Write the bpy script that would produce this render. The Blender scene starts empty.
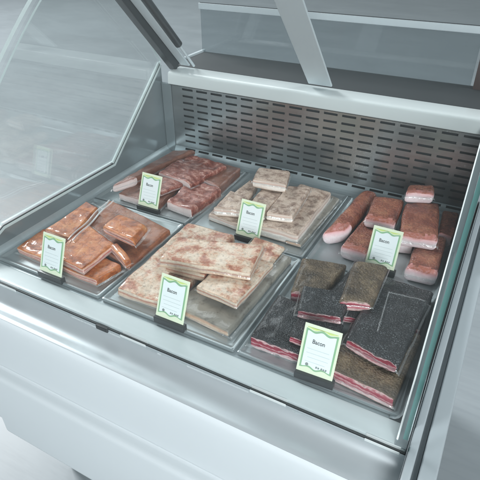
import bpy, bmesh, math, random
from mathutils import Vector, Matrix, noise
random.seed(7)
S = bpy.context.scene
COL = S.collection
R = math.radians

# ------------------------------------------------------------------ node helpers
class N:
    def __init__(s, name):
        s.m = bpy.data.materials.new(name); s.m.use_nodes = True
        s.t = s.m.node_tree; s.t.nodes.clear()
        s.out = s.t.nodes.new('ShaderNodeOutputMaterial')
    def n(s, typ, ins=None, **kw):
        nd = s.t.nodes.new(typ)
        for k, v in kw.items(): setattr(nd, k, v)
        for k, v in (ins or {}).items():
            if isinstance(v, bpy.types.NodeSocket): s.t.links.new(v, nd.inputs[k])
            else: nd.inputs[k].default_value = v
        return nd
    def ramp(s, fac, stops, interp='LINEAR'):
        r = s.n('ShaderNodeValToRGB', {'Fac': fac}); cr = r.color_ramp; cr.interpolation = interp
        while len(cr.elements) < len(stops): cr.elements.new(.5)
        for e, (p, c) in zip(cr.elements, stops):
            e.position = p; e.color = (*c, 1) if len(c) == 3 else c
        return r.outputs['Color']
    def mix(s, a, b, f, mode='MIX'):
        m = s.n('ShaderNodeMix', data_type='RGBA', blend_type=mode)
        for i, v in ((0, f), (6, a), (7, b)):
            if isinstance(v, bpy.types.NodeSocket): s.t.links.new(v, m.inputs[i])
            else: m.inputs[i].default_value = v if i == 0 else ((*v, 1) if len(v) == 3 else v)
        return m.outputs[2]
    def math(s, op, a, b=0.):
        return s.n('ShaderNodeMath', {0: a, 1: b}, operation=op).outputs[0]
    def noise(s, vec, scale, detail=4, rough=.6, dist=0.):
        return s.n('ShaderNodeTexNoise', {'Vector': vec, 'Scale': scale, 'Detail': detail, 'Roughness': rough, 'Distortion': dist}).outputs['Fac']
    def coords(s, scale=(1, 1, 1), rnd=True, kind='Object'):
        c = s.n('ShaderNodeTexCoord').outputs[kind]
        if rnd:
            o = s.n('ShaderNodeObjectInfo').outputs['Random']
            c = s.n('ShaderNodeVectorMath', {0: c, 1: s.n('ShaderNodeCombineXYZ', {0: s.math('MULTIPLY', o, 13.), 1: s.math('MULTIPLY', o, 7.), 2: s.math('MULTIPLY', o, 3.)}).outputs[0]}, operation='ADD').outputs[0]
        if scale != (1, 1, 1):
            c = s.n('ShaderNodeMapping', {'Vector': c, 'Scale': scale}).outputs[0]
        return c
    def bsdf(s, bump=None, bstr=.3, bdist=.002, **ins):
        d = {k.replace('_', ' '): v for k, v in ins.items()}
        if 'Base Color' in d and isinstance(d['Base Color'], tuple) and len(d['Base Color']) == 3: d['Base Color'] = (*d['Base Color'], 1)
        if bump is not None:
            d['Normal'] = s.n('ShaderNodeBump', {'Height': bump, 'Strength': bstr, 'Distance': bdist}).outputs[0]
        return s.n('ShaderNodeBsdfPrincipled', d).outputs[0]
    def done(s, sh):
        s.t.links.new(sh, s.out.inputs['Surface']); return s.m

def simple(name, col, rough=.5, metal=0., streak=None, var=.06, vscale=12, coat=0.):
    n = N(name); c = n.coords(streak or (1, 1, 1), rnd=False)
    f = n.noise(c, vscale, 5, .6)
    cc = n.mix(tuple(x * (1 - var) for x in col), tuple(min(1, x * (1 + var)) for x in col), f)
    rr = n.n('ShaderNodeMapRange', {0: f, 3: max(.03, rough - .07), 4: rough + .07}).outputs[0]
    return n.done(n.bsdf(bump=f, bstr=.05, bdist=.001, Base_Color=cc, Roughness=rr, Metallic=metal, Coat_Weight=coat))

def rind(name, stops, scale=30, stretch=(1, 1, 1), speck=None, fine=.70, rough=.5, bump=.5):
    n = N(name); c = n.coords(stretch)
    a = n.noise(c, scale, 8, fine, .15)
    col = n.ramp(a, stops)
    f = n.noise(c, scale * 7, 4, .7)
    col = n.mix(col, (.02, .015, .012), n.ramp(f, [(.28, (.6,) * 3), (.42, (.18,) * 3), (.52, (0, 0, 0))]))
    h = n.math('ADD', a, n.math('MULTIPLY', f, .5))
    if speck:
        sc, thr, scol, amt = speck
        v = n.n('ShaderNodeTexVoronoi', {'Vector': c, 'Scale': sc, 'Randomness': 1.}).outputs['Distance']
        k = n.math('ADD', v, n.math('MULTIPLY', n.noise(c, scale * .7, 4, .7), .75))
        m = n.ramp(k, [(thr, (amt,) * 3), (thr + .09, (0, 0, 0))])
        col = n.mix(col, scol, m); h = n.math('SUBTRACT', h, v)
    return n.done(n.bsdf(bump=h, bstr=bump, bdist=.0025, Base_Color=col, Roughness=rough, Specular_IOR_Level=.4))

def cut(name, stops, wob=.35, scale=22, tint=None):
    n = N(name); uv = n.n('ShaderNodeTexCoord').outputs['UV']
    o = n.n('ShaderNodeObjectInfo').outputs['Random']
    sp = n.n('ShaderNodeSeparateXYZ', {0: uv})
    cv = n.n('ShaderNodeCombineXYZ', {0: sp.outputs[0], 1: n.math('MULTIPLY', sp.outputs[1], .05), 2: n.math('MULTIPLY', o, 9.)}).outputs[0]
    w = n.math('MULTIPLY', n.math('SUBTRACT', n.noise(cv, scale, 4, .6), .5), wob)
    v = n.math('ADD', sp.outputs[1], w)
    col = n.ramp(v, stops)
    c = n.coords()
    f = n.noise(c, 160, 4, .7)
    col = n.mix(col, (.35, .12, .12), n.ramp(f, [(.35, (.35,) * 3), (.55, (0, 0, 0))])) if tint is None else n.mix(col, tint, n.ramp(f, [(.35, (.35,) * 3), (.55, (0, 0, 0))]))
    return n.done(n.bsdf(bump=n.math('ADD', v, f), bstr=.25, bdist=.0015, Base_Color=col, Roughness=.38, Subsurface_Weight=.0, Specular_IOR_Level=.5))

def thin(name, tint=(.97, .985, .985), rough=.0, base=.0, k=1., ior=1.5, bump=None, haze=0., hcol=(.7, .75, .76)):
    """see-through sheet: transparent + fresnel mirror, the same from either side"""
    n = N(name)
    bf = n.n('ShaderNodeNewGeometry').outputs['Backfacing']
    i = n.n('ShaderNodeMapRange', {0: bf, 3: ior, 4: 1 / ior}).outputs[0]
    ins = {'IOR': i}; g = {'Roughness': rough, 'Color': (1, 1, 1, 1)}
    if bump:
        c = n.coords((1, .55, 1))
        h = n.noise(c, bump[0], 3, .55, 1.2)
        nm = n.n('ShaderNodeBump', {'Height': h, 'Strength': bump[1], 'Distance': .006}).outputs[0]
        g['Normal'] = nm; ins['Normal'] = nm
    fr = n.n('ShaderNodeFresnel', ins).outputs[0]
    fac = n.n('ShaderNodeMath', {0: n.math('MULTIPLY', fr, k), 1: base}, operation='ADD', use_clamp=True).outputs[0]
    tr = n.n('ShaderNodeBsdfTransparent', {'Color': (*tint, 1)}).outputs[0]
    if haze:
        df = n.n('ShaderNodeBsdfDiffuse', {'Color': (*hcol, 1)}).outputs[0]
        tr = n.n('ShaderNodeMixShader', {0: haze, 1: tr, 2: df}).outputs[0]
    gl = n.n('ShaderNodeBsdfGlossy', g).outputs[0]
    return n.done(n.n('ShaderNodeMixShader', {0: fac, 1: tr, 2: gl}).outputs[0])

M = {}
M['paint'] = simple('case paint', (.55, .60, .622), .36, var=.02, vscale=6, coat=.2)
M['rail'] = simple('rail paint', (.55, .60, .60), .3, var=.03, vscale=8, coat=.3)
M['alu'] = simple('satin aluminium', (.46, .505, .525), .34, .45, streak=(.3, 1, 1), var=.02)
M['rib'] = simple('end panel grey', (.30, .345, .365), .4, var=.03)
M['lip'] = simple('lip enamel', (.47, .53, .54), .35, var=.03)
M['steel'] = simple('brushed steel', (.36, .40, .42), .34, .75, streak=(1, 14, 1), var=.1, vscale=10)
M['panel'] = simple('rear air panel steel', (.39, .42, .43), .24, .85, streak=(.6, 1, 12), var=.14, vscale=8)
M['liner'] = simple('liner enamel', (.25, .295, .31), .16, .45, var=.04)
M['deck'] = simple('deck steel', (.30, .35, .365), .32, .35, streak=(1, 10, 1), var=.08)
M['tray'] = simple('tray steel', (.33, .375, .385), .3, .55, streak=(1, 9, 1), var=.1)
M['dark'] = simple('dark interior', (.02, .024, .026), .6)
M['work'] = simple('dark worktop', (.024, .030, .033), .7, var=.1)
M['arm'] = simple('dark anodised metal', (.085, .095, .10), .35, .5, streak=(1, 1, 6), var=.15)
M['armlight'] = simple('pale brushed metal', (.50, .56, .585), .45, .05, streak=(10, 1, 1), var=.04, vscale=20)
M['chrome'] = simple('chrome clip', (.66, .70, .70), .3, .2)
M['brown'] = simple('bronze post', (.10, .075, .07), .3, .4, var=.2)
M['gasket'] = simple('rubber gasket', (.03, .036, .038), .5)
M['foot'] = simple('black plastic', (.018, .02, .021), .3)
M['glass'] = thin('clear glass', (.985, .995, .992), k=1.5)
M['frontglass'] = thin('front glass', (.98, .99, .99), k=.85, base=.004, haze=.004)
M['tinted'] = thin('tinted rear glass', (.80, .83, .84), k=.7, haze=.06, hcol=(.25, .29, .30))
n = N('green glass edge')
M['edge'] = n.done(n.bsdf(Base_Color=(.09, .21, .20), Roughness=.12, Transmission_Weight=.0, IOR=1.45))
M['bright'] = simple('white frame', (.82, .87, .87), .2)
M['edgelight'] = simple('polished glass edge', (.50, .58, .58), .2)
M['film'] = thin('vacuum film', (.96, .965, .965), .08, .006, .32, bump=(40, .17), haze=.0)
M['seal'] = thin('film seal', (.93, .94, .94), .14, .04, .9, bump=(60, .5), haze=.14, hcol=(.75, .78, .79))
M['zip'] = thin('zip strip', (.9, .9, .9), .2, .06, 1., haze=.45, hcol=(.8, .76, .74))
M['card'] = simple('pale lime card', (.74, .82, .62), .45, var=.02)
M['white'] = simple('card white', (.78, .85, .86), .4, var=.01)
M['green'] = simple('card green', (.26, .47, .27), .45, var=.05)
M['lime'] = simple('card lime', (.60, .74, .25), .45, var=.05)
M['ink'] = simple('black ink', (.03, .035, .035), .5)
M['faint'] = simple('grey ink', (.50, .58, .59), .5)
M['mid'] = simple('mid grey ink', (.22, .26, .25), .5)

# floor: pale grey, fine streaks along x, cloudy
n = N('streaked grey floor'); c = n.coords((1, 1.7, 1), rnd=False)
a = n.noise(c, 2.2, 8, .62, .5); b = n.noise(n.coords((1, 1.6, 1), rnd=False), 1.3, 5, .55, .8)
fz = n.noise(n.coords((1.2, 12, 1), rnd=False), 4, 5, .6)
col = n.mix(n.ramp(a, [(.25, (.22, .25, .265)), (.75, (.275, .31, .325))]), n.ramp(b, [(.3, (.215, .245, .26)), (.7, (.30, .335, .355))]), .5)
col = n.mix(col, (.19, .22, .235), n.ramp(fz, [(.35, (.3,) * 3), (.55, (0, 0, 0))]))
M['floor'] = n.done(n.bsdf(bump=a, bstr=.04, bdist=.002, Base_Color=col, Roughness=.42))

MEAT = {
 'A': (rind('smoked orange rind', [(.30, (.12, .024, .008)), (.42, (.30, .075, .018)), (.52, (.48, .145, .036)), (.66, (.62, .27, .10))], 26, (1, 1, 1), rough=.5, bump=.35),
       cut('smoked belly cut', [(0, (.68, .46, .32)), (.22, (.62, .26, .19)), (.42, (.76, .58, .50)), (.58, (.55, .15, .13)), (.72, (.76, .56, .46)), (.88, (.66, .36, .24)), (1, (.5, .2, .08))], .6)),
 'A2': (rind('brown smoked rind', [(.25, (.12, .035, .015)), (.45, (.24, .075, .032)), (.62, (.34, .125, .055)), (.8, (.42, .19, .10))], 28, rough=.35, bump=.35),
       cut('brown belly cut', [(0, (.5, .3, .2)), (.3, (.4, .15, .10)), (.6, (.55, .3, .2)), (1, (.3, .1, .05))], .5)),
 'B': (rind('marbled fat', [(.32, (.26, .075, .042)), (.43, (.44, .19, .12)), (.49, (.62, .41, .29)), (.54, (.66, .52, .40)), (.74, (.74, .64, .53))], 24, rough=.4, bump=.55),
       cut('pale belly cut', [(0, (.60, .45, .32)), (.2, (.74, .62, .48)), (.42, (.70, .50, .38)), (.55, (.48, .22, .15)), (.68, (.72, .60, .48)), (.85, (.74, .66, .54)), (1, (.55, .36, .25))], .4)),
 'B2': (rind('silvery skin', [(.3, (.20, .19, .165)), (.7, (.30, .28, .24))], 7, fine=.45, rough=.2, bump=.15),
       cut('pale layered cut', [(0, (.5, .36, .26)), (.4, (.72, .58, .44)), (.7, (.6, .40, .28)), (1, (.35, .3, .24))], .4)),
 'C': (rind('black pepper crust', [(.3, (.004, .005, .006)), (.5, (.009, .010, .012)), (.62, (.026, .029, .032)), (.78, (.12, .13, .14))], 70, speck=(350, .53, (.27, .30, .315), .7), rough=.4, bump=.8),
       cut('cured belly cut', [(0, (.12, .07, .07)), (.08, (.66, .46, .46)), (.22, (.70, .52, .52)), (.30, (.46, .08, .12)), (.46, (.22, .010, .03)), (.55, (.62, .36, .38)), (.62, (.34, .03, .06)), (.80, (.22, .012, .03)), (.90, (.70, .50, .50)), (1, (.07, .07, .07))], .8, 46, (.3, .03, .06))),
 'C2': (rind('olive herb crust', [(.35, (.042, .028, .017)), (.5, (.105, .074, .044)), (.65, (.20, .145, .09))], 34, speck=(240, .48, (.36, .28, .13), .45), rough=.45, bump=.9),
       cut('cured belly cut with herbs', [(0, (.2, .13, .09)), (.10, (.64, .46, .44)), (.25, (.68, .50, .48)), (.36, (.36, .04, .07)), (.52, (.60, .34, .35)), (.60, (.28, .02, .045)), (.80, (.40, .07, .10)), (.90, (.66, .46, .45)), (1, (.14, .10, .06))], .8, 46, (.3, .03, .06))),
 'D': (rind('dark red marbling', [(.30, (.08, .018, .012)), (.43, (.19, .048, .032)), (.53, (.32, .115, .085)), (.66, (.56, .36, .30))], 48, (1, 1.6, 1), rough=.35, bump=.6),
       cut('white fat end', [(0, (.5, .42, .40)), (.3, (.70, .62, .61)), (.8, (.72, .62, .60)), (1, (.45, .2, .17))], .3, 15, (.62, .45, .43))),
 'D2': (rind('brown smoked skin', [(.3, (.13, .05, .032)), (.6, (.22, .10, .07)), (.8, (.31, .17, .125))], 16, (1, .6, 1), rough=.35, bump=.4),
       cut('pale fat end', [(0, (.5, .42, .40)), (.3, (.66, .58, .57)), (.8, (.68, .57, .55)), (1, (.3, .15, .12))], .3, 15, (.62, .45, .43))),
 'E': (rind('grey brown rind', [(.32, (.17, .095, .07)), (.43, (.33, .23, .18)), (.52, (.56, .43, .345)), (.75, (.70, .58, .49))], 50, rough=.4, bump=.6),
       cut('white belly cut', [(0, (.66, .52, .42)), (.2, (.84, .78, .72)), (.55, (.84, .79, .74)), (.66, (.66, .45, .38)), (.8, (.74, .65, .58)), (1, (.4, .3, .24))], .35, 14, (.62, .48, .42))),
 'F': (rind('paprika crust', [(.32, (.09, .025, .018)), (.44, (.19, .055, .034)), (.56, (.27, .095, .055)), (.72, (.42, .20, .11))], 24, speck=(200, .45, (.5, .24, .13), .35), rough=.42, bump=.8),
       cut('pink fat face', [(0, (.80, .68, .71)), (.5, (.88, .78, .80)), (.72, (.82, .60, .62)), (.86, (.74, .42, .43)), (.95, (.55, .22, .20)), (1, (.32, .10, .06))], .32, 28, (.66, .42, .45))),
}

# ------------------------------------------------------------------ object helpers
def link(name, me, mats, parent=None, loc=None, smooth=False):
    o = bpy.data.objects.new(name, me); COL.objects.link(o)
    for m in (mats if isinstance(mats, (list, tuple)) else [mats]): me.materials.append(m)
    if parent: o.parent = parent
    if loc: o.location = loc
    if smooth:
        for p in me.polygons: p.use_smooth = True
    return o
def meshobj(name, verts, faces, mats, parent=None, smooth=False, fm=None, uvs=None, loc=None):
    me = bpy.data.meshes.new(name); me.from_pydata([tuple(v) for v in verts], [], faces)
    if fm:
        for p, k in zip(me.polygons, fm): p.material_index = k
    if uvs:
        l = me.uv_layers.new(name='UVMap')
        for p in me.polygons:
            for li in p.loop_indices: l.data[li].uv = uvs[me.loops[li].vertex_index]
    me.update()
    return link(name, me, mats, parent, loc, smooth)
def thing(name, label, cat, loc, group=None):
    o = bpy.data.objects.new(name, None); COL.objects.link(o); o.location = loc
    o.empty_display_size = .02
    o['label'] = label; o['category'] = cat
    if group: o['group'] = group
    return o
def bev(o, w=.002, seg=2, ang=35):
    b = o.modifiers.new('b', 'BEVEL'); b.width = w; b.segments = seg; b.limit_method = 'ANGLE'; b.angle_limit = R(ang)
    for p in o.data.polygons: p.use_smooth = True
    try:
        s = o.modifiers.new('wn', 'WEIGHTED_NORMAL'); s.keep_sharp = True
    except Exception: pass
    return o
def bx(name, lo, hi, mat, parent=None, bw=.0015):
    (a, b, c), (d, e, f) = lo, hi
    V = [(a, b, c), (d, b, c), (d, e, c), (a, e, c), (a, b, f), (d, b, f), (d, e, f), (a, e, f)]
    F = [(0, 3, 2, 1), (4, 5, 6, 7), (0, 1, 5, 4), (1, 2, 6, 5), (2, 3, 7, 6), (3, 0, 4, 7)]
    o = meshobj(name, V, F, mat, parent)
    return bev(o, bw) if bw else o
def extr(name, prof, x0, x1, mats, parent=None, closed=True, bw=0., rim=0, smooth=False):
    """profile in (y,z) extruded along x; end caps get material slot `rim`"""
    k = len(prof)
    V = [(x0, y, z) for y, z in prof] + [(x1, y, z) for y, z in prof]
    F = [(i, (i + 1) % k, (i + 1) % k + k, i + k) for i in range(k if closed else k - 1)]
    fm = [0] * len(F)
    if closed: F += [tuple(range(k - 1, -1, -1)), tuple(range(k, 2 * k))]; fm += [rim, rim]
    o = meshobj(name, V, F, mats, parent, fm=fm, smooth=smooth)
    bm = bmesh.new(); bm.from_mesh(o.data); bmesh.ops.recalc_face_normals(bm, faces=bm.faces); bm.to_mesh(o.data); bm.free()
    if bw: bev(o, bw)
    return o
def spline(pts, n=8):
    out = []
    P = [pts[0]] + list(pts) + [pts[-1]]
    for i in range(1, len(P) - 2):
        p0, p1, p2, p3 = [Vector(p) for p in P[i - 1:i + 3]]
        for j in range(n):
            t = j / n
            out.append(tuple(.5 * ((2 * p1) + (p2 - p0) * t + (2 * p0 - 5 * p1 + 4 * p2 - p3) * t * t + (3 * p1 - p0 - 3 * p2 + p3) * t ** 3)))
    out.append(tuple(pts[-1])); return out
def offs(pts, d):
    out = []
    for i, p in enumerate(pts):
        a = Vector(pts[max(i - 1, 0)]); b = Vector(pts[min(i + 1, len(pts) - 1)])
        t = (b - a).normalized(); out.append((p[0] - t[1] * d, p[1] + t[0] * d))
    return out

# ------------------------------------------------------------------ floor
FZ = -.80
fl = meshobj('floor', [(-30, -20, FZ), (30, -20, FZ), (30, 40, FZ), (-30, 40, FZ)], [(0, 1, 2, 3)], M['floor'])
fl['kind'] = 'structure'

# ------------------------------------------------------------------ the counter
XR = .885
case = thing('display_counter', 'pale grey refrigerated deli display counter with curved glass front and slotted steel back', 'display counter', (.44, .3, FZ))
def P(o):          # parent while keeping world coordinates
    o.parent = case; o.location = Vector(o.location) - Vector(case.location); return o

# fascia: one pressed sheet with bumper bulge and a step lower down
prof = [(-.0722, -.0015), (-.0742, -.0085), (-.0780, -.0160), (-.0850, -.0225), (-.0930, -.0265), (-.1020, -.0280), (-.1110, -.0272), (-.1190, -.0252), (-.1255, -.0245), (-.1310, -.0272), (-.1345, -.0315), (-.1362, -.036), (-.1383, -.045), (-.1395, -.060), (-.140, -.085),
        (-.1405, -.158), (-.1400, -.1630), (-.1375, -.1665), (-.1362, -.1700), (-.1375, -.1735), (-.1420, -.1760), (-.1490, -.1778), (-.1540, -.1795), (-.1575, -.1825), (-.1592, -.1870), (-.1595, -.194), (-.1595, -.382), (-.158, -.390), (-.154, -.395), (-.148, -.397)]
bump_p = prof[:16]
P(extr('front_fascia', [(-.1286, -.045), (-.1286, -.0256)] + [p for p in prof if p[0] < -.1288] + [(-.10, -.397), (-.10, -.06)], .066, .903, M['paint'], smooth=True))
bump_b = [p for p in prof if p[0] >= -.1288]
P(extr('bumper_rail', bump_b + [(-.1284, -.0255), (-.1284, -.040), (-.09, -.040), (-.0722, -.03)], .0665, .9028, M['alu'], smooth=True))
COL.objects['bumper_rail'].modifiers.new('b', 'EDGE_SPLIT').split_angle = R(50)
f = COL.objects['front_fascia']; e = f.modifiers.new('b', 'EDGE_SPLIT'); e.split_angle = R(50)
P(extr('end_cap', [(-.128, -.19), (-.150, -.20), (-.153, -.22), (-.153, -.350), (-.148, -.368), (-.136, -.380), (-.10, -.385), (-.10, -.19)], .018, .0635, M['paint'], bw=.003))
P(extr('end_cap', [(-.071, -.012), (-.105, -.024), (-.128, -.034), (-.136, -.05), (-.137, -.17), (-.137, -.185), (-.10, -.185), (-.10, -.04)], .018, .0655, M['paint'], bw=.002))
# body shell under the deck, and the recessed base
P(bx('body_shell', (-.02, -.095, -.39), (.903, .86, -.06), M['paint'], bw=.004))
P(bx('plinth', (.06, .10, FZ + .002), (.85, .80, -.392), M['liner'], bw=.004))
# end panels: twin ribs with a groove
for (nm, x0, x1, y0, zt) in (('end_panel', .9045, .9165, -.165, .016), ('end_panel', .9245, .947, -.175, .012), ('end_panel', -.052, -.0225, -.165, .0)):
    pr = spline([(y0 + .07, zt), (y0 + .03, zt - .006), (y0 + .008, zt - .03), (y0, zt - .08)], 6)
    P(extr(nm, pr + [(y0, -.34), (y0 + .02, -.385), (y0 + .06, -.405), (.86, -.405), (.86, zt)], x0, x1, M['rib'], bw=.0025))
P(bx('end_groove', (.9170, -.150, -.38), (.9240, .855, -.004), M['rib'], bw=0))
# legs under the ends
for x in (.0, .80):
    for y in (.0, .70): P(bx('leg', (x, y, FZ), (x + .05, y + .05, -.40), M['liner'], bw=.004))

# deck sheet, front ledge, light front lip
P(bx('deck', (.0, -.022, -.02), (XR, .646, -.003), M['deck'], bw=0))
P(extr('front_lip', [(-.0225, -.006), (-.0225, -.001), (-.028, .0005), (-.060, .003), (-.0655, .003), (-.0665, .0), (-.0665, -.02), (-.023, -.02)], .0, XR + .016, M['lip'], bw=.0008))
P(bx('gasket', (-.018, -.0706, -.012), (.902, -.0685, -.0004), M['gasket'], bw=.0006))
for x0, x1 in ((.085, .135), (.40, .456), (.66, .722), (.845, .895)):
    P(bx('glass_clip', (x0, -.0742, -.004), (x1, -.0728, .0012), M['chrome'], bw=.0008)); P(bx('glass_clip', (x0, -.0670, -.004), (x1, -.0658, .0040), M['chrome'], bw=.0006))
P(bx('glass_clip', (.345, -.0765, -.007), (.372, -.0722, .0025), M['foot'], bw=.0012))

# inner side walls with sloped bottom edge and rising rear corner
def side_wall(x0, x1, xs):
    pl = [(-.066, -.02), (-.066, .004), (.03, .047), (.40, .044), (.6455, .252), (.6455, -.02)]
    P(extr('side_wall', pl, x0, x1, M['liner'], bw=.0015))
    # fillet to the deck
    k = 1 if xs > x1 else -1
    xa = x1 + .0005 if k > 0 else x0 - .0005
    V = []; F = []
    prf = [(xa, .016), (xa + k * .004, .006), (xa + k * .010, .0005), (xa + k * .0175, -.0012), (xa + k * .0175, -.006)]
    for y in (-.021, .644): V += [(x, y, z) for x, z in prf]
    F = [(i, i + 1, i + 6, i + 5) for i in range(4)]
    P(meshobj('cove_strip', V, F, M['deck'], smooth=True))
side_wall(-.019, .0, 1.)
side_wall(XR, .902, -1.)
# slim frame round the side glass: pale strip, dark seal, pale strip
for xx, wd in ((-.0045, .006), (XR + .0005, .0026)):
    pts = [(-.060, .008), (.03, .0485), (.40, .0455), (.6455, .2545)]
    fw = []
    def strip(nm, d0, d1, xa, xb, mt, pts=pts):
        a = offs(pts, d0); b = offs(pts, d1)
        V = []; 
        for q in (a, b):
            for x in (xa, xb): V += [(x, y, z) for y, z in q]
        k = len(pts); F = []
        for i in range(k - 1):
            A, B, C, D = i, i + k, i + 2 * k, i + 3 * k
            F += [(A, A + 1, B + 1, B), (C, C + 1, D + 1, D), (A, A + 1, C + 1, C), (B, B + 1, D + 1, D)]
        F += [(0, k, 3 * k, 2 * k), (k - 1, 2 * k - 1, 4 * k - 1, 3 * k - 1)]
        o = meshobj(nm, V, F, mt)
        bm = bmesh.new(); bm.from_mesh(o.data); bmesh.ops.recalc_face_normals(bm, faces=bm.faces); bm.to_mesh(o.data); bm.free()
        P(bev(o, .0006))
    strip('glass_frame', -.001, .0055 if wd > .004 else .0035, xx, xx + wd, M['edgelight'] if wd > .004 else M['bright'])
    wd > .004 and strip('seal_strip', .0060, .0088, xx + .0008, xx + .0052, M['gasket'])
    if xx < 0.1:
        pts2 = pts[2:]
        strip('glass_frame', .0092, .0155, xx, xx + .006, M['edgelight'], pts2)

# rear air panel with real slots
xs = [0.035]; 
for k in range(17): xs += [.0712 + k * .0476, .0712 + k * .0476 + .0355]
xs += [.884]
zs = [.0225]; rows = [.0415 + .0196 * i for i in range(9)]
for z in rows: zs += [z - .0028, z + .0028]
zs += [.209]
V = [(x, .640, z) for z in zs for x in xs]; F = []
nx = len(xs)
for j in range(len(zs) - 1):
    for i in range(nx - 1):
        if j % 2 == 1 and i % 2 == 1: continue
        F.append((j * nx + i, j * nx + i + 1, (j + 1) * nx + i + 1, (j + 1) * nx + i))
o = P(meshobj('air_panel', V, F, M['panel'])); sm = o.modifiers.new('s', 'SOLIDIFY'); sm.thickness = .0015; sm.offset = -1
# foot strip of the panel, paler, with its own row of slots, curving into the deck
V = []; F = []
zz = [(.6395, .0222), (.637, .0200), (.634, .0150), (.629, .0050), (.624, .0005), (.612, -.0015)]
for y, z in zz: V += [(x, y, z) for x in xs]
for j in range(len(zz) - 1):
    for i in range(nx - 1):
        if j == 1 and i % 2 == 1: continue
        F.append((j * nx + i, j * nx + i + 1, (j + 1) * nx + i + 1, (j + 1) * nx + i))
P(meshobj('foot_strip', V, F, M['deck']))
P(bx('air_duct', (.005, .6465, -.03), (.883, .655, .20), M['dark'], bw=0))
P(bx('duct_edge', (.001, .6375, .0), (.034, .6455, .2085), M['liner'], bw=.001))
# top rail
rp = [(.6275, .2115), (.6262, .2130), (.6262, .2160), (.6285, .2380), (.6296, .2415), (.6320, .2440), (.6360, .2452), (.645, .2456), (.690, .2462), (.696, .2445), (.696, .2120)]
P(extr('top_rail', rp, .034, .868, M['rail'], smooth=True)); e = COL.objects['top_rail'].modifiers.new('b', 'EDGE_SPLIT'); e.split_angle = R(40)
P(bx('rail_shadow_strip', (.036, .6300, .2092), (.866, .6400, .2108), M['gasket'], bw=0))  # dark strip put in for the line of shade under the rail
# rear worktop and its side trims
P(bx('worktop', (.004, .6975, .215), (.90, .876, .2455), M['work'], bw=.002))
P(bx('worktop_trim', (-.008, .6975, .215), (.003, .885, .2505), M['armlight'], bw=.002))
P(bx('back_body', (-.0, .70, -.06), (.90, .86, .2145), M['paint'], bw=.002))
# tinted rear screen with pale top trim
P(bx('rear_screen', (.0, .868, .2460), (.805, .873, .3705), M['tinted'], bw=0))
P(bx('screen_trim', (-.005, .864, .3710), (.92, .877, .3885), M['armlight'], bw=.002))
P(bx('screen_seam', (.001, .8640, .3892), (.92, .8655, .3910), M['work'], bw=0))
pst = [(.815, .2465), (.815, .352), (.819, .362), (.828, .3685), (.87, .3685), (.87, .2465)]
V = [(x, .845, z) for x, z in pst] + [(x, .862, z) for x, z in pst]; k = 6
P(bev(meshobj('screen_post', V, [(0, 1, 2, 3, 4, 5), (11, 10, 9, 8, 7, 6)] + [(i, (i + 1) % k, (i + 1) % k + k, i + k) for i in range(k)], M['brown']), .002))

# curved front glass
curve = spline([(-.0700, -.004), (-.053, .10), (-.003, .20), (.100, .333), (.258, .477), (.355, .530), (.450, .556)], 10)
outer = offs(curve, .008)
P(extr('front_glass', curve + outer[::-1], -.019, .9035, [M['frontglass'], M['edge'], M['edgelight']], rim=1, smooth=False))
g = COL.objects['front_glass']
for p in g.data.polygons:
    if len(p.vertices) > 4 and p.center.x < 0: p.material_index = 2
for p in g.data.polygons: p.use_smooth = len(p.vertices) == 4
g.modifiers.new('b', 'EDGE_SPLIT').split_angle = R(40)
# side glasses
inner = offs(curve, -.004)
for x0, tk in ((-.0045, .006), (XR + .0088, .0066)):
    poly = [p for p in inner if p[1] > .012] + [(.6455, .2680), (.398, .0600), (.03, .0630), (-.050, .030)]
    k = len(poly)
    V = [(x0, y, z) for y, z in poly] + [(x0 + tk, y, z) for y, z in poly]
    F = [tuple(range(k)), tuple(range(2 * k - 1, k - 1, -1))] + [(i, (i + 1) % k, (i + 1) % k + k, i + k) for i in range(k)]
    o = meshobj('side_glass', V, F, [M['glass'], M['edgelight'] if x0 < .1 else M['edge']], fm=[0, 0] + [1] * k)
    bm = bmesh.new(); bm.from_mesh(o.data); bmesh.ops.recalc_face_normals(bm, faces=bm.faces); bm.to_mesh(o.data); bm.free()
    P(o)

# arms: a box bar between two points in a YZ plane, width along x
def shear(o):
    for v in o.data.vertices:
        v.co.x -= max(0, v.co.y) * .026
for o in COL.objects:
    if o.type == 'MESH' and o.name.split('.')[0] in ('side_wall', 'glass_frame', 'cove_strip') and sum(v.co.x for v in o.data.vertices) / len(o.data.vertices) > .8: shear(o)
def bar(name, x0, x1, p, q, th, mat, bw=.002, parent=None):
    a = Vector((0, *p)); b = Vector((0, *q)); d = (b - a).normalized(); nn = Vector((0, -d.z, d.y)) * th / 2
    V = []
    for x in (x0, x1):
        for c in (a - nn, a + nn, b + nn, b - nn): V.append((x, c.y, c.z))
    o = meshobj(name, V, [(0, 1, 2, 3), (7, 6, 5, 4), (0, 4, 5, 1), (1, 5, 6, 2), (2, 6, 7, 3), (3, 7, 4, 0)], mat)
    bm = bmesh.new(); bm.from_mesh(o.data); bmesh.ops.recalc_face_normals(bm, faces=bm.faces); bm.to_mesh(o.data); bm.free()
    return P(bev(o, bw))
bar('canopy_arm', .018, .042, (.672, .252), (.405, .535), .030, M['arm'])
bar('arm_cover', .0425, .074, (.684, .2545), (.415, .530), .006, M['armlight'])
bar('canopy_arm', .438, .502, (.6790, .2550), (.415, .520), .006, M['armlight'])
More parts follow.
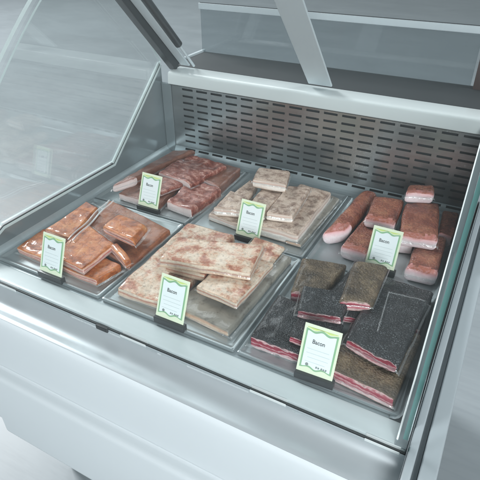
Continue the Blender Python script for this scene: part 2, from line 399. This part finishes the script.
# gas spring
def rod(name, x, p, q, r, mat):
    a = Vector((x, *p)); b = Vector((x, *q)); d = b - a
    bm = bmesh.new(); bmesh.ops.create_cone(bm, cap_ends=True, segments=20, radius1=r, radius2=r, depth=d.length)
    me = bpy.data.meshes.new(name); bm.to_mesh(me); bm.free()
    o = link(name, me, mat, smooth=True); e = o.modifiers.new('b', 'EDGE_SPLIT'); e.split_angle = R(40)
    me.transform(Matrix.Translation((a + b) / 2) @ d.to_track_quat('Z', 'Y').to_matrix().to_4x4())
    return P(o)
rod('gas_spring', .083, (.622, .325), (.475, .478), .0105, M['arm'])
rod('gas_spring_rod', .083, (.690, .253), (.620, .327), .0038, M['armlight'])
rod('gas_spring_pin', .083, (.470, .482), (.430, .522), .005, M['armlight'])

# ------------------------------------------------------------------ trays
def tray(cx, cy, w, d, label):
    t = thing('steel_tray', label, 'tray', (cx, cy, 0), 'steel trays laid out on the deck of the counter')
    pr = [(1., .0045), (1., .0062), (.975, .0062), (.965, .0050), (.945, .0006), (0, .0006)]
    ring = []
    def rr(hx, hy, r, z):
        out = []
        for (sx, sy, a0) in ((1, 1, 0), (-1, 1, 90), (-1, -1, 180), (1, -1, 270)):
            for s in range(5):
                a = R(a0 + s * 22.5); out.append((sx * (hx - r) + r * math.cos(a), sy * (hy - r) + r * math.sin(a), z))
        return out
    L = [rr(w / 2, d / 2, .003, -.0012), rr(w / 2, d / 2, .003, .0036), rr(w / 2 - .001, d / 2 - .001, .003, .0044), rr(w / 2 - .004, d / 2 - .004, .003, .0044), rr(w / 2 - .005, d / 2 - .005, .003, .0038), rr(w / 2 - .009, d / 2 - .009, .003, .0008), rr(w / 2 - .012, d / 2 - .012, .003, .0004)]
    V = [v for l in L for v in l]; m = 20; F = []
    for j in range(len(L) - 1):
        for i in range(m): F.append((j * m + i, j * m + (i + 1) % m, (j + 1) * m + (i + 1) % m, (j + 1) * m + i))
    F.append(tuple(range((len(L) - 1) * m, len(L) * m)))
    o = meshobj('pan', V, F, M['tray'], t, smooth=True); o.modifiers.new('b', 'EDGE_SPLIT').split_angle = R(30)
    # pressed rib line just inside the front rim
    return t
TX = [(.156, .282), (.452, .292), (.742, .274)]
tl = [['front left steel tray full of orange smoked bacon', 'front middle steel tray of pale marbled bacon slabs', 'front right steel tray of black peppered and olive herb slabs'],
      ['rear left steel tray of dark red marbled meat', 'rear middle steel tray of grey brown slabs', 'rear right steel tray of paprika crusted pieces with pink ends']]
for r, (y0, y1) in enumerate(((-.015, .286), (.2915, .604))):
    for k, (cx, w) in enumerate(TX): tray(cx - (.003 if r and k == 2 else 0), (y0 + y1) / 2, w - (.006 if r and k == 2 else 0), y1 - y0, tl[r][k])

# ------------------------------------------------------------------ meat packages
def samples(h, r, step):
    """positions in [-1,1] with dense samples over the rounding"""
    k = r / h; k = min(k, .95)
    edge = [-1, -1 + .18 * k, -1 + .42 * k, -1 + .7 * k, -1 + k]
    m = max(2, int((2 * h - 2 * r) / step))
    mid = [-1 + k + (2 - 2 * k) * i / m for i in range(1, m)]
    return edge + mid + [-x for x in edge[::-1]]
def package(kind, quad, zt, th, label, rnd=.0055, near=.002, bag=(.006, .022, .006), group=None, lump=.0022, z='', sag=0., seed=0, faces=('n',), wrap=0):
    qs = [Vector((x, y, 0)) for x, y in quad]
    cen = sum(qs, Vector()) / 4
    t = thing('meat_package', label, 'meat package', (cen.x, cen.y, zt - th), group)
    q = [v - cen for v in qs]
    A = ((q[1] - q[0]).length + (q[2] - q[3]).length) / 4
    B = ((q[3] - q[0]).length + (q[2] - q[1]).length) / 4
    C = th / 2
    rx = min(rnd, A * .9); ry = min(rnd, B * .45); rz = min(rnd, C * .95)
    def bil(u, v):
        a, b = (u + 1) / 2, (v + 1) / 2
        return (q[0] * (1 - a) + q[1] * a) * (1 - b) + (q[3] * (1 - a) + q[2] * a) * b
    sd = Vector((seed * 3.7 + 11, seed * 1.9, seed * .7))
    def top(u, v):       # lumpy surface height offset
        p = bil(u, v) + sd
        return lump * (noise.noise(p * 28) * 1.1 + noise.noise(p * 75) * .5) - sag * (u * u * .5 + v * v * .5)
    def shape(u, v, w, isnear=False):
        p = [u * A, v * B, w * C]; h = [A, B, C]; rr_ = [rx, (near if v < 0 else ry), rz]
        if v < 0: rr_[2] = min(rz, max(near * 1.5, .0015)) if abs(w) > .8 and rnd < .015 and abs(u) < .8 else rz
        e = []; qq = []
        for c, hh, r_ in zip(p, h, rr_):
            k = max(-(hh - r_), min(hh - r_, c)); qq.append(k); e.append((c - k) / r_)
        L = math.sqrt(sum(x * x for x in e))
        if L > 1e-6:
            mx = max(abs(x) for x in e); s = mx / L
            p = [k + r_ * x * s for k, r_, x in zip(qq, rr_, e)]
        u2, v2, w2 = p[0] / A, p[1] / B, p[2] / C
        b = bil(u2, v2)
        hz = (w2 + 1) / 2
        zz_ = hz * th + hz * top(u2, v2)
        # sides are never quite straight
        pn = (b + sd) * 22 + Vector((0, 0, hz * 1.5))
        k = .0022
        b = b + Vector((noise.noise(pn) * k, noise.noise(pn + Vector((7, 3, 1))) * k * (1 if v < 0.9 else 1), 0))
        return (b.x, b.y, zz_ + (.0006 if w < 0 else 0))
    su = samples(A, rx, .0055); sv = samples(B, ry, .0055); sw = samples(C, rz, .004)
    V = {}; VL = []; UV = []
    def vid(i, j, k, tag=0):
        key = (i, j, k, tag)
        if key not in V:
            V[key] = len(VL); VL.append(shape(su[i], sv[j], sw[k])); UV.append((su[i] * A if tag == 0 or tag == 1 else sv[j] * B, (sw[k] + 1) / 2))
        return V[key]
    I, J, K = len(su) - 1, len(sv) - 1, len(sw) - 1
    Fr = []; cutf = []
    for i in range(I):
        for j in range(J):
            wj = wrap + (noise.noise(Vector((su[i] * A * 90, seed, 0))) * 2.2 if wrap else 0)
            (cutf if j < wj else Fr).append([(i, j, K), (i + 1, j, K), (i + 1, j + 1, K), (i, j + 1, K)]); (cutf if j < wj else Fr).append([(i, j, 0), (i, j + 1, 0), (i + 1, j + 1, 0), (i + 1, j, 0)])
        for k in range(K): Fr.append([(i, J, k), (i, J, k + 1), (i + 1, J, k + 1), (i + 1, J, k)])
    cutf += [[(i, 0, k), (i + 1, 0, k), (i + 1, 0, k + 1), (i, 0, k + 1)] for i in range(I) for k in range(K)]
    right = [[(I, j, k), (I, j + 1, k), (I, j + 1, k + 1), (I, j, k + 1)] for j in range(J) for k in range(K)]
    left = [[(0, j, k), (0, j, k + 1), (0, j + 1, k + 1), (0, j + 1, k)] for j in range(J) for k in range(K)]
    for fs, tg in ((right, 'r'), (left, 'l')):
        for f_ in fs: (cutf if tg in faces or f_[0][1] < wrap else Fr).append(f_)
    def build(nm, FF, mt, tagside=False):
        V.clear(); VL.clear(); UV.clear(); ff = []
        for f_ in FF:
            side = tagside and len({c[0] for c in f_}) == 1
            ff.append(tuple(vid(*c, 2 if side else 0) for c in f_))
        return meshobj(nm, VL[:], ff, mt, t, smooth=True, uvs=UV[:])
    build('rind', Fr, MEAT[kind][0]); build('cut_face', cutf, MEAT[kind][1], True)
    # vacuum film: hugs the meat, then flares into a flat welded border
    if bag:
        mn, mf, ms = bag
        fu = [-1 - ms / A, -1 - ms * .5 / A, -1 - .001 / A] + [x for x in su[2:-2:1]] + [1 + .001 / A, 1 + ms * .5 / A, 1 + ms / A]
        fv = [-1 - mn / B, -1 - mn * .5 / B, -1 - .001 / B] + [x for x in sv[1:-2]] + [1 + .001 / B] + [1 + mf * t_ / B for t_ in (.25, .5, .75, 1.)]
        VV = []; FF = []; fm = []
        def over(u, v):
            du = max(0, abs(u) - 1) * A; dv = max(0, abs(v) - 1) * B
            return math.hypot(du, dv)
        for v in fv:
            for u in fu:
                uu, vv = max(-1, min(1, u)), max(-1, min(1, v))
                d = over(u, v)
                b0 = bil(uu, vv); ex = bil(u, v)
                # inner: distance to the edge, for the rounded shoulder
                di = min((1 - abs(uu)) * A, (1 - abs(vv)) * B)
                sh = 1 - max(0, 1 - di / .006) ** 2 * .22
                ht = (th * sh + top(uu, vv) + .0014)
                fall = math.exp(-d / .0028) if d > 0 else 1
                pn = (ex + sd) * 60
                wr = noise.noise(pn) * .0009 + noise.noise(Vector((pn.x * 3, pn.y * .6, 2))) * .0006
                zf = .0022 + .35 * th * math.exp(-d / .012) * .35
                z_ = ht * fall + zf * (1 - fall) + wr * (1.6 if d > 0 else .55)
                jig = noise.noise((ex + sd) * 35 + Vector((0, 0, 9))) * .002 * (1 if d > .002 else 0)
                VV.append((ex.x + jig, ex.y + jig * .7, max(z_, .0008)))
        nu = len(fu)
        for j in range(len(fv) - 1):
            for i in range(nu - 1):
                FF.append((j * nu + i, j * nu + i + 1, (j + 1) * nu + i + 1, (j + 1) * nu + i))
                fm.append(1 if (i == 0 or j == 0 or i == nu - 2 or j == len(fv) - 2) else 0)
        fo = meshobj('vacuum_bag', VV, FF, [M['film'], M['seal']], t, smooth=True, fm=fm)
        if 'seam' in z:      # welded seam showing as a pale raised line on top of the bag
            path = [Vector((.810, .092, 0)), Vector((.800, .204, 0)), Vector((.862, .206, 0))]
            VV = []; FF = []; c0 = 0
            for a, b in zip(path, path[1:]):
                a = a - cen; b = b - cen; d = (b - a).normalized(); nn = Vector((-d.y, d.x, 0)); b = b + d * .0008
                for s_ in range(31):
                    c_ = a + (b - a) * s_ / 30
                    # height of the lumpy top under this point
                    hh = th + lump * (noise.noise((c_ + sd) * 28) * 1.1 + noise.noise((c_ + sd) * 75) * .5) + .0012
                    for w_, zz2 in ((-.0013, 0), (-.0004, .0012), (.0004, .0012), (.0013, 0)): VV.append((c_.x + nn.x * w_, c_.y + nn.y * w_, hh + zz2))
                for s_ in range(30):
                    for w_ in range(3): q0 = c0 + s_ * 4 + w_; FF.append((q0, q0 + 1, q0 + 5, q0 + 4))
                c0 = len(VV)
            meshobj('bag_seam', VV, FF, M['seal'], t, smooth=True)
        if 'zip' in z:
            # pale zip closure lines across the open end of the bag
            a, b = Vector((.146, .070, 0)) - cen, Vector((.106, .250, 0)) - cen
            for off in (0, .011):
                d = (b - a).normalized(); nn = Vector((d.y, -d.x, 0))
                pts = []
                for s in range(24):
                    c_ = a + (b - a) * s / 23 + nn * off
                    pts.append(c_)
                VV = []; FF = []
                for s, c_ in enumerate(pts):
                    hh = .0215 + .002 * math.sin(s * .5)
                    for w_, zz2 in ((-.0022, 0), (-.0012, .0016), (.0012, .0016), (.0022, 0)):
                        VV.append((c_.x + nn.x * w_, c_.y + nn.y * w_, hh + zz2))
                for s in range(23):
                    for w_ in range(3): FF.append((s * 4 + w_, s * 4 + w_ + 1, s * 4 + w_ + 5, s * 4 + w_ + 4))
                meshobj('zip_closure', VV, FF, M['zip'], t, smooth=True)
    return t

GA, GB, GC = 'orange smoked bacon in the front left tray', 'pale marbled bacon in the front middle tray', 'peppered and herbed slabs in the front right tray'
GD, GE, GF = 'dark red meat in the rear left tray', 'grey brown slabs in the rear middle tray', 'paprika crusted pieces in the rear right tray'
PK = [
 ('A', [(0.038,0.019),(0.272,0.011),(0.286,0.075),(0.033,0.104)],0.018,0.018, 'long orange bacon slab at the very front of its tray behind the price tag', GA, {}),
 ('A2', [(0.132,0.118),(0.298,0.082),(0.296,0.235),(0.078,0.282)],0.018,0.018, 'wide flat brown orange slab at the back right of the orange bacon tray', GA, {'bag': (.004, .008, .004)}),
 ('A', [(0.062,0.082),(0.140,0.082),(0.102,0.214),(0.058,0.224)],0.036,0.018, 'orange slab in a zip bag with two pale closure strips, at the left edge', GA, {'z': 'zip', 'bag': (.004, .02, .004)}),
 ('A', [(0.150,0.019),(0.243,0.010),(0.239,0.112),(0.132,0.146)],0.036,0.018, 'orange slab with pink cut front just right of the leftmost price tag', GA, {'faces': ('n', 'r'), 'bag': (.004, .01, .004)}),
 ('A', [(0.187,0.134),(0.290,0.117),(0.274,0.185),(0.184,0.194)],0.056,0.021, 'small orange block with pale pink front lying on top of the orange bacon pile', GA, {'sag': .003, 'rnd': .010, 'bag': (.003, .006, .006)}),
 ('A', [(0.232,0.102),(0.304,0.066),(0.308,0.082),(0.241,0.118)],0.036,0.018, 'narrow pink and white strip of bacon at the right edge of the orange pile', GA, {'bag': (.003, .004, .003)}),
 ('B', [(0.326,0.009),(0.445,0.013),(0.441,0.278),(0.317,0.275)],0.022,0.022, 'large marbled slab with white front edge at the left of the front middle tray', GB, {}),
 ('B2', [(0.447,0.022),(0.575,0.009),(0.584,0.267),(0.475,0.283)],0.016,0.016, 'flat silvery grey package at the front right of the marbled bacon tray', GB, {'bag': (.004, .003, .008)}),
 ('B', [(0.490,0.075),(0.556,0.091),(0.563,0.282),(0.485,0.289)],0.026,0.010, 'thin brown marbled slab under the two stacked pieces on the silvery package', GB, {'bag': (.004, .003, .005)}),
 ('B', [(0.385,0.090),(0.472,0.100),(0.465,0.205),(0.375,0.190)],0.0425,0.019, 'reddish marbled slab mostly hidden under the large top slab behind the middle price tag', GB, {'bag': None}),
 ('B', [(0.476,0.063),(0.568,0.054),(0.574,0.200),(0.475,0.203)],0.043,0.017, 'marbled piece with layered edge right of the front middle price tag', GB, {'faces': ('n', 'r'), 'bag': (.003, .003, .003)}),
 ('B', [(0.381,0.080),(0.559,0.122),(0.541,0.218),(0.368,0.161)],0.065,0.022, 'big cream and brown marbled slab lying on top of the front middle pile', GB, {'faces': ('n', 'r', 'l'), 'sag': .002, 'rnd': .004, 'bag': (.003, .006, .004)}),
 ('C', [(0.617,0.010),(0.708,0.011),(0.724,0.121),(0.613,0.135)],0.025,0.025, 'black peppered slab with dark red front at the front left of its tray', GC, {}),
 ('C2', [(0.741,0.008),(0.868,-0.007),(0.876,0.150),(0.767,0.147)],0.026,0.026, 'olive herb crusted slab at the front right corner next to the largest price tag', GC, {'bag': (.004, .004, .004)}),
 ('C', [(0.688,0.150),(0.872,0.160),(0.870,0.275),(0.712,0.281)],0.028,0.027, 'dark peppered slab lying flat at the back right under the bagged one', GC, {'bag': (.003, .002, .003)}),
 ('C', [(0.682,0.026),(0.752,0.028),(0.753,0.102),(0.676,0.079)],0.040,0.015, 'small peppered piece with pink front directly behind the front right price tag', GC, {'bag': None}),
 ('C2', [(0.634,0.144),(0.690,0.164),(0.700,0.274),(0.613,0.253)],0.035,0.033, 'brown olive slab at the back left of the peppered tray', GC, {'bag': (.003, .004, .004)}),
 ('C', [(0.674,0.072),(0.749,0.091),(0.746,0.164),(0.657,0.140)],0.058,0.018, 'peppered piece with magenta front lying on top at the middle of its tray', GC, {'bag': (.003, .01, .004)}),
 ('C', [(0.715,0.105),(0.768,0.118),(0.768,0.265),(0.712,0.262)],0.043,0.015, 'coarse peppered slab under the olive block in the middle of the tray', GC, {'bag': None}),
 ('C2', [(0.732,0.123),(0.786,0.143),(0.782,0.272),(0.718,0.257)],0.065,0.022, 'upright olive herb block with red and white cut front lying on peppered slabs', GC, {'rnd': .012, 'bag': (.002, .003, .003)}),
 ('C', [(0.767,0.055),(0.858,0.036),(0.867,0.215),(0.770,0.218)],0.050,0.022, 'large black peppered slab in a clear creased bag on the right', GC, {'bag': (.003, .010, .006), 'rnd': .009, 'z': 'seam'}),
 ('D2', [(0.077,0.314),(0.206,0.311),(0.175,0.553),(0.074,0.501)],0.020,0.020, 'flat brown smoked slab under the others at the left of the rear left tray', GD, {}),
 ('D2', [(0.066,0.304),(0.093,0.363),(0.135,0.600),(0.075,0.563)],0.044,0.025, 'long brown slab with rounded white end at the far left of the rear left tray', GD, {'rnd': .011, 'near': .006, 'bag': (.003, .01, .004), 'wrap': 4}),
 ('D', [(0.218,0.329),(0.299,0.319),(0.310,0.446),(0.211,0.457)],0.026,0.025, 'dark red marbled block with white front at the front right of the rear left tray', GD, {'lump': .006, 'faces': ('n',)}),
 ('D2', [(0.239,0.462),(0.304,0.445),(0.298,0.570),(0.228,0.575)],0.032,0.030, 'dark flat package with pale end at the back right of the rear left tray', GD, {}),
 ('D', [(0.122,0.429),(0.236,0.410),(0.268,0.547),(0.134,0.567)],0.042,0.021, 'wide lumpy marbled red slab on top at the back of the rear left tray', GD, {'lump': .007, 'bag': (.004, .01, .006)}),
 ('D', [(0.120,0.350),(0.190,0.345),(0.215,0.415),(0.120,0.425)],0.036,0.016, 'reddish slab directly behind the rear left price tag', GD, {'lump': .004, 'bag': (.003, .004, .004)}),
 ('E', [(0.336,0.334),(0.434,0.324),(0.420,0.456),(0.323,0.465)],0.018,0.018, 'grey lower slab in clear wrap at the front left of the rear middle tray', GE, {'bag': (.004, .004, .003)}),
 ('E', [(0.466,0.327),(0.570,0.330),(0.568,0.554),(0.478,0.562)],0.031,0.030, 'long grey brown slab at the bottom right of the rear middle stack', GE, {'bag': (.004, .005, .004), 'faces': ('n', 'r')}),
 ('B2', [(0.541,0.327),(0.580,0.326),(0.588,0.567),(0.537,0.585)],0.011,0.010, 'thin greyish green slab along the right edge of the rear middle tray', GE, {'bag': (.003, .003, .005)}),
 ('E', [(0.353,0.332),(0.413,0.353),(0.393,0.486),(0.360,0.506)],0.040,0.022, 'long slab with bright white end at the left of the rear middle tray', GE, {'lump': .004, 'wrap': 2, 'bag': (.003, .008, .004)}),
 ('E', [(0.431,0.333),(0.476,0.354),(0.471,0.489),(0.413,0.468)],0.050,0.031, 'grey brown slab between two others behind the rear middle price tag', GE, {'bag': (.002, .003, .003)}),
 ('E', [(0.480,0.353),(0.540,0.368),(0.525,0.514),(0.469,0.497)],0.053,0.022, 'slab with cream cut end right of the rear middle price tag, above another slab', GE, {'bag': (.003, .006, .003)}),
 ('E', [(0.396,0.446),(0.483,0.456),(0.463,0.528),(0.382,0.512)],0.078,0.026, 'small block with cream front sitting highest on the rear middle stack', GE, {'rnd': .007, 'bag': (.002, .004, .003), 'lump': .001}),
 ('F', [(0.667,0.332),(0.724,0.329),(0.735,0.560),(0.685,0.560)],0.034,0.034, 'paprika crusted piece with notched pink front left of the rear right price tag', GF, {'rnd': .009, 'near': .005, 'wrap': 5, 'bag': (.003, .004, .003)}),
 ('F', [(0.616,0.348),(0.662,0.392),(0.676,0.592),(0.634,0.592)],0.043,0.042, 'long rounded paprika roll with round pink end at the left of the rear right tray', GF, {'rnd': .0195, 'near': .012, 'bag': None, 'wrap': 6}),
 ('F', [(0.807,0.316),(0.866,0.322),(0.862,0.470),(0.805,0.470)],0.034,0.033, 'paprika crusted piece with pink front just right of the rear right price tag', GF, {'rnd': .009, 'near': .005, 'wrap': 5, 'bag': (.003, .004, .003)}),
 ('F', [(0.764,0.405),(0.802,0.415),(0.800,0.565),(0.752,0.535)],0.034,0.033, 'paprika crusted piece underneath the large one at the middle of the rear right tray', GF, {'bag': None}),
 ('F', [(0.840,0.480),(0.871,0.480),(0.868,0.590),(0.832,0.585)],0.034,0.033, 'dark paprika piece in the rear right corner of the counter', GF, {'bag': None}),
 ('F', [(0.688,0.424),(0.754,0.426),(0.747,0.547),(0.679,0.534)],0.060,0.026, 'paprika piece with pink front lying on another one just above the rear right price tag', GF, {'rnd': .009, 'near': .005, 'wrap': 5, 'bag': (.002, .005, .003)}),
 ('F', [(0.773,0.383),(0.848,0.399),(0.822,0.566),(0.751,0.529)],0.062,0.028, 'largest paprika piece with wide pink front, under the small top block', GF, {'rnd': .009, 'near': .005, 'wrap': 5, 'bag': (.003, .006, .004)}),
 ('F', [(0.749,0.524),(0.809,0.545),(0.798,0.594),(0.746,0.567)],0.090,0.028, 'small paprika block with pink front sitting highest in the rear right corner', GF, {'rnd': .008, 'near': .005, 'wrap': 5, 'bag': (.002, .004, .003)}),
]
for i, (kind, q, zt, th, lab, grp, kw) in enumerate(PK):
    package(kind, q, zt, th, lab, group=grp, seed=i + 1, **kw)

# ------------------------------------------------------------------ price tags
def text_mesh(body, size, mat, parent, loc, ext=.0001, off=0.0, name='lettering', sx=1.):
    cu = bpy.data.curves.new(name, 'FONT'); cu.body = body; cu.size = size; cu.extrude = ext; cu.offset = off; cu.space_character = .98
    to = bpy.data.objects.new(name, cu); COL.objects.link(to)
    dg = bpy.context.evaluated_depsgraph_get(); me = bpy.data.meshes.new_from_object(to.evaluated_get(dg))
    bpy.data.objects.remove(to)
    o = link(name, me, mat, parent, loc); o.scale = (sx, 1, 1); return o
W, H = .060, .0815
def flat(name, poly, z, mat, parent, th=.0003):
    k = len(poly)
    V = [(x, y, z - th) for x, y in poly] + [(x, y, z) for x, y in poly]
    F = [tuple(range(k - 1, -1, -1)), tuple(range(k, 2 * k))] + [(i, (i + 1) % k, (i + 1) % k + k, i + k) for i in range(k)]
    return meshobj(name, V, F, mat, parent)
def wave(t):      # curly-brace edge, t in 0..1
    s = abs(t - .5) * 2
    return .0045 * (math.cos(s * math.pi * 2.0) * .5 + .5) * (1 - .35 * s) if s < .999 else .0030
def contour(m, extra=0.):
    x0, x1, y0, y1 = m - extra, W - m + extra, m - extra, H - m + extra
    pts = []
    for i in range(29):
        t = i / 28; pts.append((x0 + (x1 - x0) * t, y0 + .0065 - wave(t) * .9))
    for i in range(29):
        t = 1 - i / 28; pts.append((x0 + (x1 - x0) * t, y1 - .0065 + wave(t) * .9 ))
    return pts
def price_tag(x, y, z, lean, yaw, label):
    t = thing('price_tag', label, 'price tag', (x + W / 2, y - .004, .007), 'price tags standing at the front of the trays')
    t.rotation_euler = (0, 0, yaw)
    def put(o): return o
    hol = bx('holder', (-W / 2 - .001, -.0035, -.0055), (W / 2 + .004, .009, .0078), M['foot'], t, .0012)
    card = flat('card', [(0, 0), (W, 0), (W, H), (0, H)], 0, M['card'], t, .0012)
    card.rotation_euler = (R(90) - lean, 0, 0); card.location = (-W / 2, .003, .0075)
    bev(card, .0003, 1)
    g1 = flat('border', contour(.0052, .0014), .0004, M['green'], card)
    g2 = flat('top_flourish', [(.0052, H - .0052), (.0052, H - .0062)] + [(.0052 + (W - .0104) * i / 28, H - .0085 + wave(i / 28) * .8) for i in range(29)] + [(W - .0052, H - .0052)] , .0007, M['lime'], card)
    g3 = flat('label_panel', contour(.0068, .0), .0011, M['white'], card)
    text_mesh('Bacon', .0098, M['ink'], card, (.0170, H - .0300, .0013), off=.00008, sx=.88)
    for k, (a, b) in enumerate(((.011, .047), (.011, .049), (.014, .048), (.011, .044))):
        yy = H - .040 - k * .0072
        flat('rule_line', [(a, yy), (b, yy), (b, yy + .0006), (a, yy + .0006)], .0013, M['faint'], card)
    # small emblem and price marks, too fine to read
    ring = [(.0155 + .0027 * math.cos(s * .5236), .0150 + .0027 * math.sin(s * .5236)) for s in range(12)]
    flat('emblem', ring, .0013, M['mid'], card)
    for k, (a, b) in enumerate(((.030, .0325), (.0335, .036), (.0385, .041), (.042, .0445), (.0455, .048))):
        flat('price_mark', [(a, .0125), (b, .0125), (b + .0004, .0158 - (k % 2) * .0008), (a + .0004, .0158)], .0013, M['mid'], card)
    return t
tags = [(.142, -.012, .0, 'price tag in front of the orange bacon, leftmost of the front row'),
        (.435, -.012, .0, 'price tag in front of the marbled bacon, middle of the front row'),
        (.712, -.010, .04, 'price tag in front of the black peppered slabs, nearest and largest'),
        (.152, .300, .0, 'price tag in front of the dark red meat, leftmost of the rear row'),
        (.433, .295, .0, 'price tag in front of the grey brown slabs, middle of the rear row'),
        (.725, .322, .0, 'price tag in front of the paprika crusted pieces, partly behind an olive block')]
for x, y, yw, lab in tags: price_tag(x, y, .015, R(23), yw, lab)

# ------------------------------------------------------------------ camera
cam = bpy.data.cameras.new('camera'); co = bpy.data.objects.new('camera', cam); COL.objects.link(co)
Rw = ((0.88001226, 0.47489999, -0.00695824), (0.25821383, -0.49067596, -0.83220353), (-0.39862769, 0.7305526, -0.5544266))
x_, y_, z_ = Vector(Rw[0]), -Vector(Rw[1]), -Vector(Rw[2])
mw = Matrix((x_, y_, z_)).transposed().to_4x4(); mw.translation = Vector((.90308, -.54672, .63821))
co.matrix_world = mw
cam.sensor_width = 36; cam.lens = 505.142 / 480 * 36; cam.clip_start = .01; cam.clip_end = 200
S.camera = co

# ------------------------------------------------------------------ light
w = bpy.data.worlds.new('World'); S.world = w; w.use_nodes = True
bg = w.node_tree.nodes['Background']; bg.inputs[0].default_value = (.60, .70, .75, 1); bg.inputs[1].default_value = .46
nt = w.node_tree; tc = nt.nodes.new('ShaderNodeTexCoord'); sx = nt.nodes.new('ShaderNodeSeparateXYZ'); rp_ = nt.nodes.new('ShaderNodeValToRGB')
nt.links.new(tc.outputs['Generated'], sx.inputs[0]); nt.links.new(sx.outputs[2], rp_.inputs[0]); nt.links.new(rp_.outputs[0], bg.inputs[0])
rp_.color_ramp.elements[0].position = .0; rp_.color_ramp.elements[0].color = (.62, .72, .77, 1)
rp_.color_ramp.elements[1].position = .75; rp_.color_ramp.elements[1].color = (.30, .35, .37, 1)
def area(name, loc, target, size, power, col, sy=None):
    l = bpy.data.lights.new(name, 'AREA'); l.energy = power; l.size = size; l.color = col
    if sy: l.shape = 'RECTANGLE'; l.size_y = sy
    o = bpy.data.objects.new(name, l); COL.objects.link(o); o.location = loc
    o.rotation_euler = (Vector(target) - Vector(loc)).to_track_quat('-Z', 'Y').to_euler(); return o
area('softbox_key', (2.3, -3.1, 1.5), (.35, .1, -.1), 1.9, 160, (.96, .985, 1.), 1.5)
area('softbox_side', (2.6, .6, 2.6), (.4, .3, 0), 1.4, 40, (.95, .98, 1.), 1.4)
area('softbox_left', (-8.2, 3.2, 6.2), (.3, .8, -.3), 3.6, 1250, (.97, .985, 1.), 1.7)
area('softbox_back', (-1.7, 3.2, 2.6), (.4, .2, 0), 2.0, 30, (.92, .98, 1.), 1.6)

S.render.engine = 'CYCLES'
S.cycles.transparent_max_bounces = 32; S.cycles.max_bounces = 10
S.view_settings.view_transform = 'Standard'; S.view_settings.look = 'None'; S.view_settings.exposure = .18
S.render.resolution_x = 1024; S.render.resolution_y = 1024
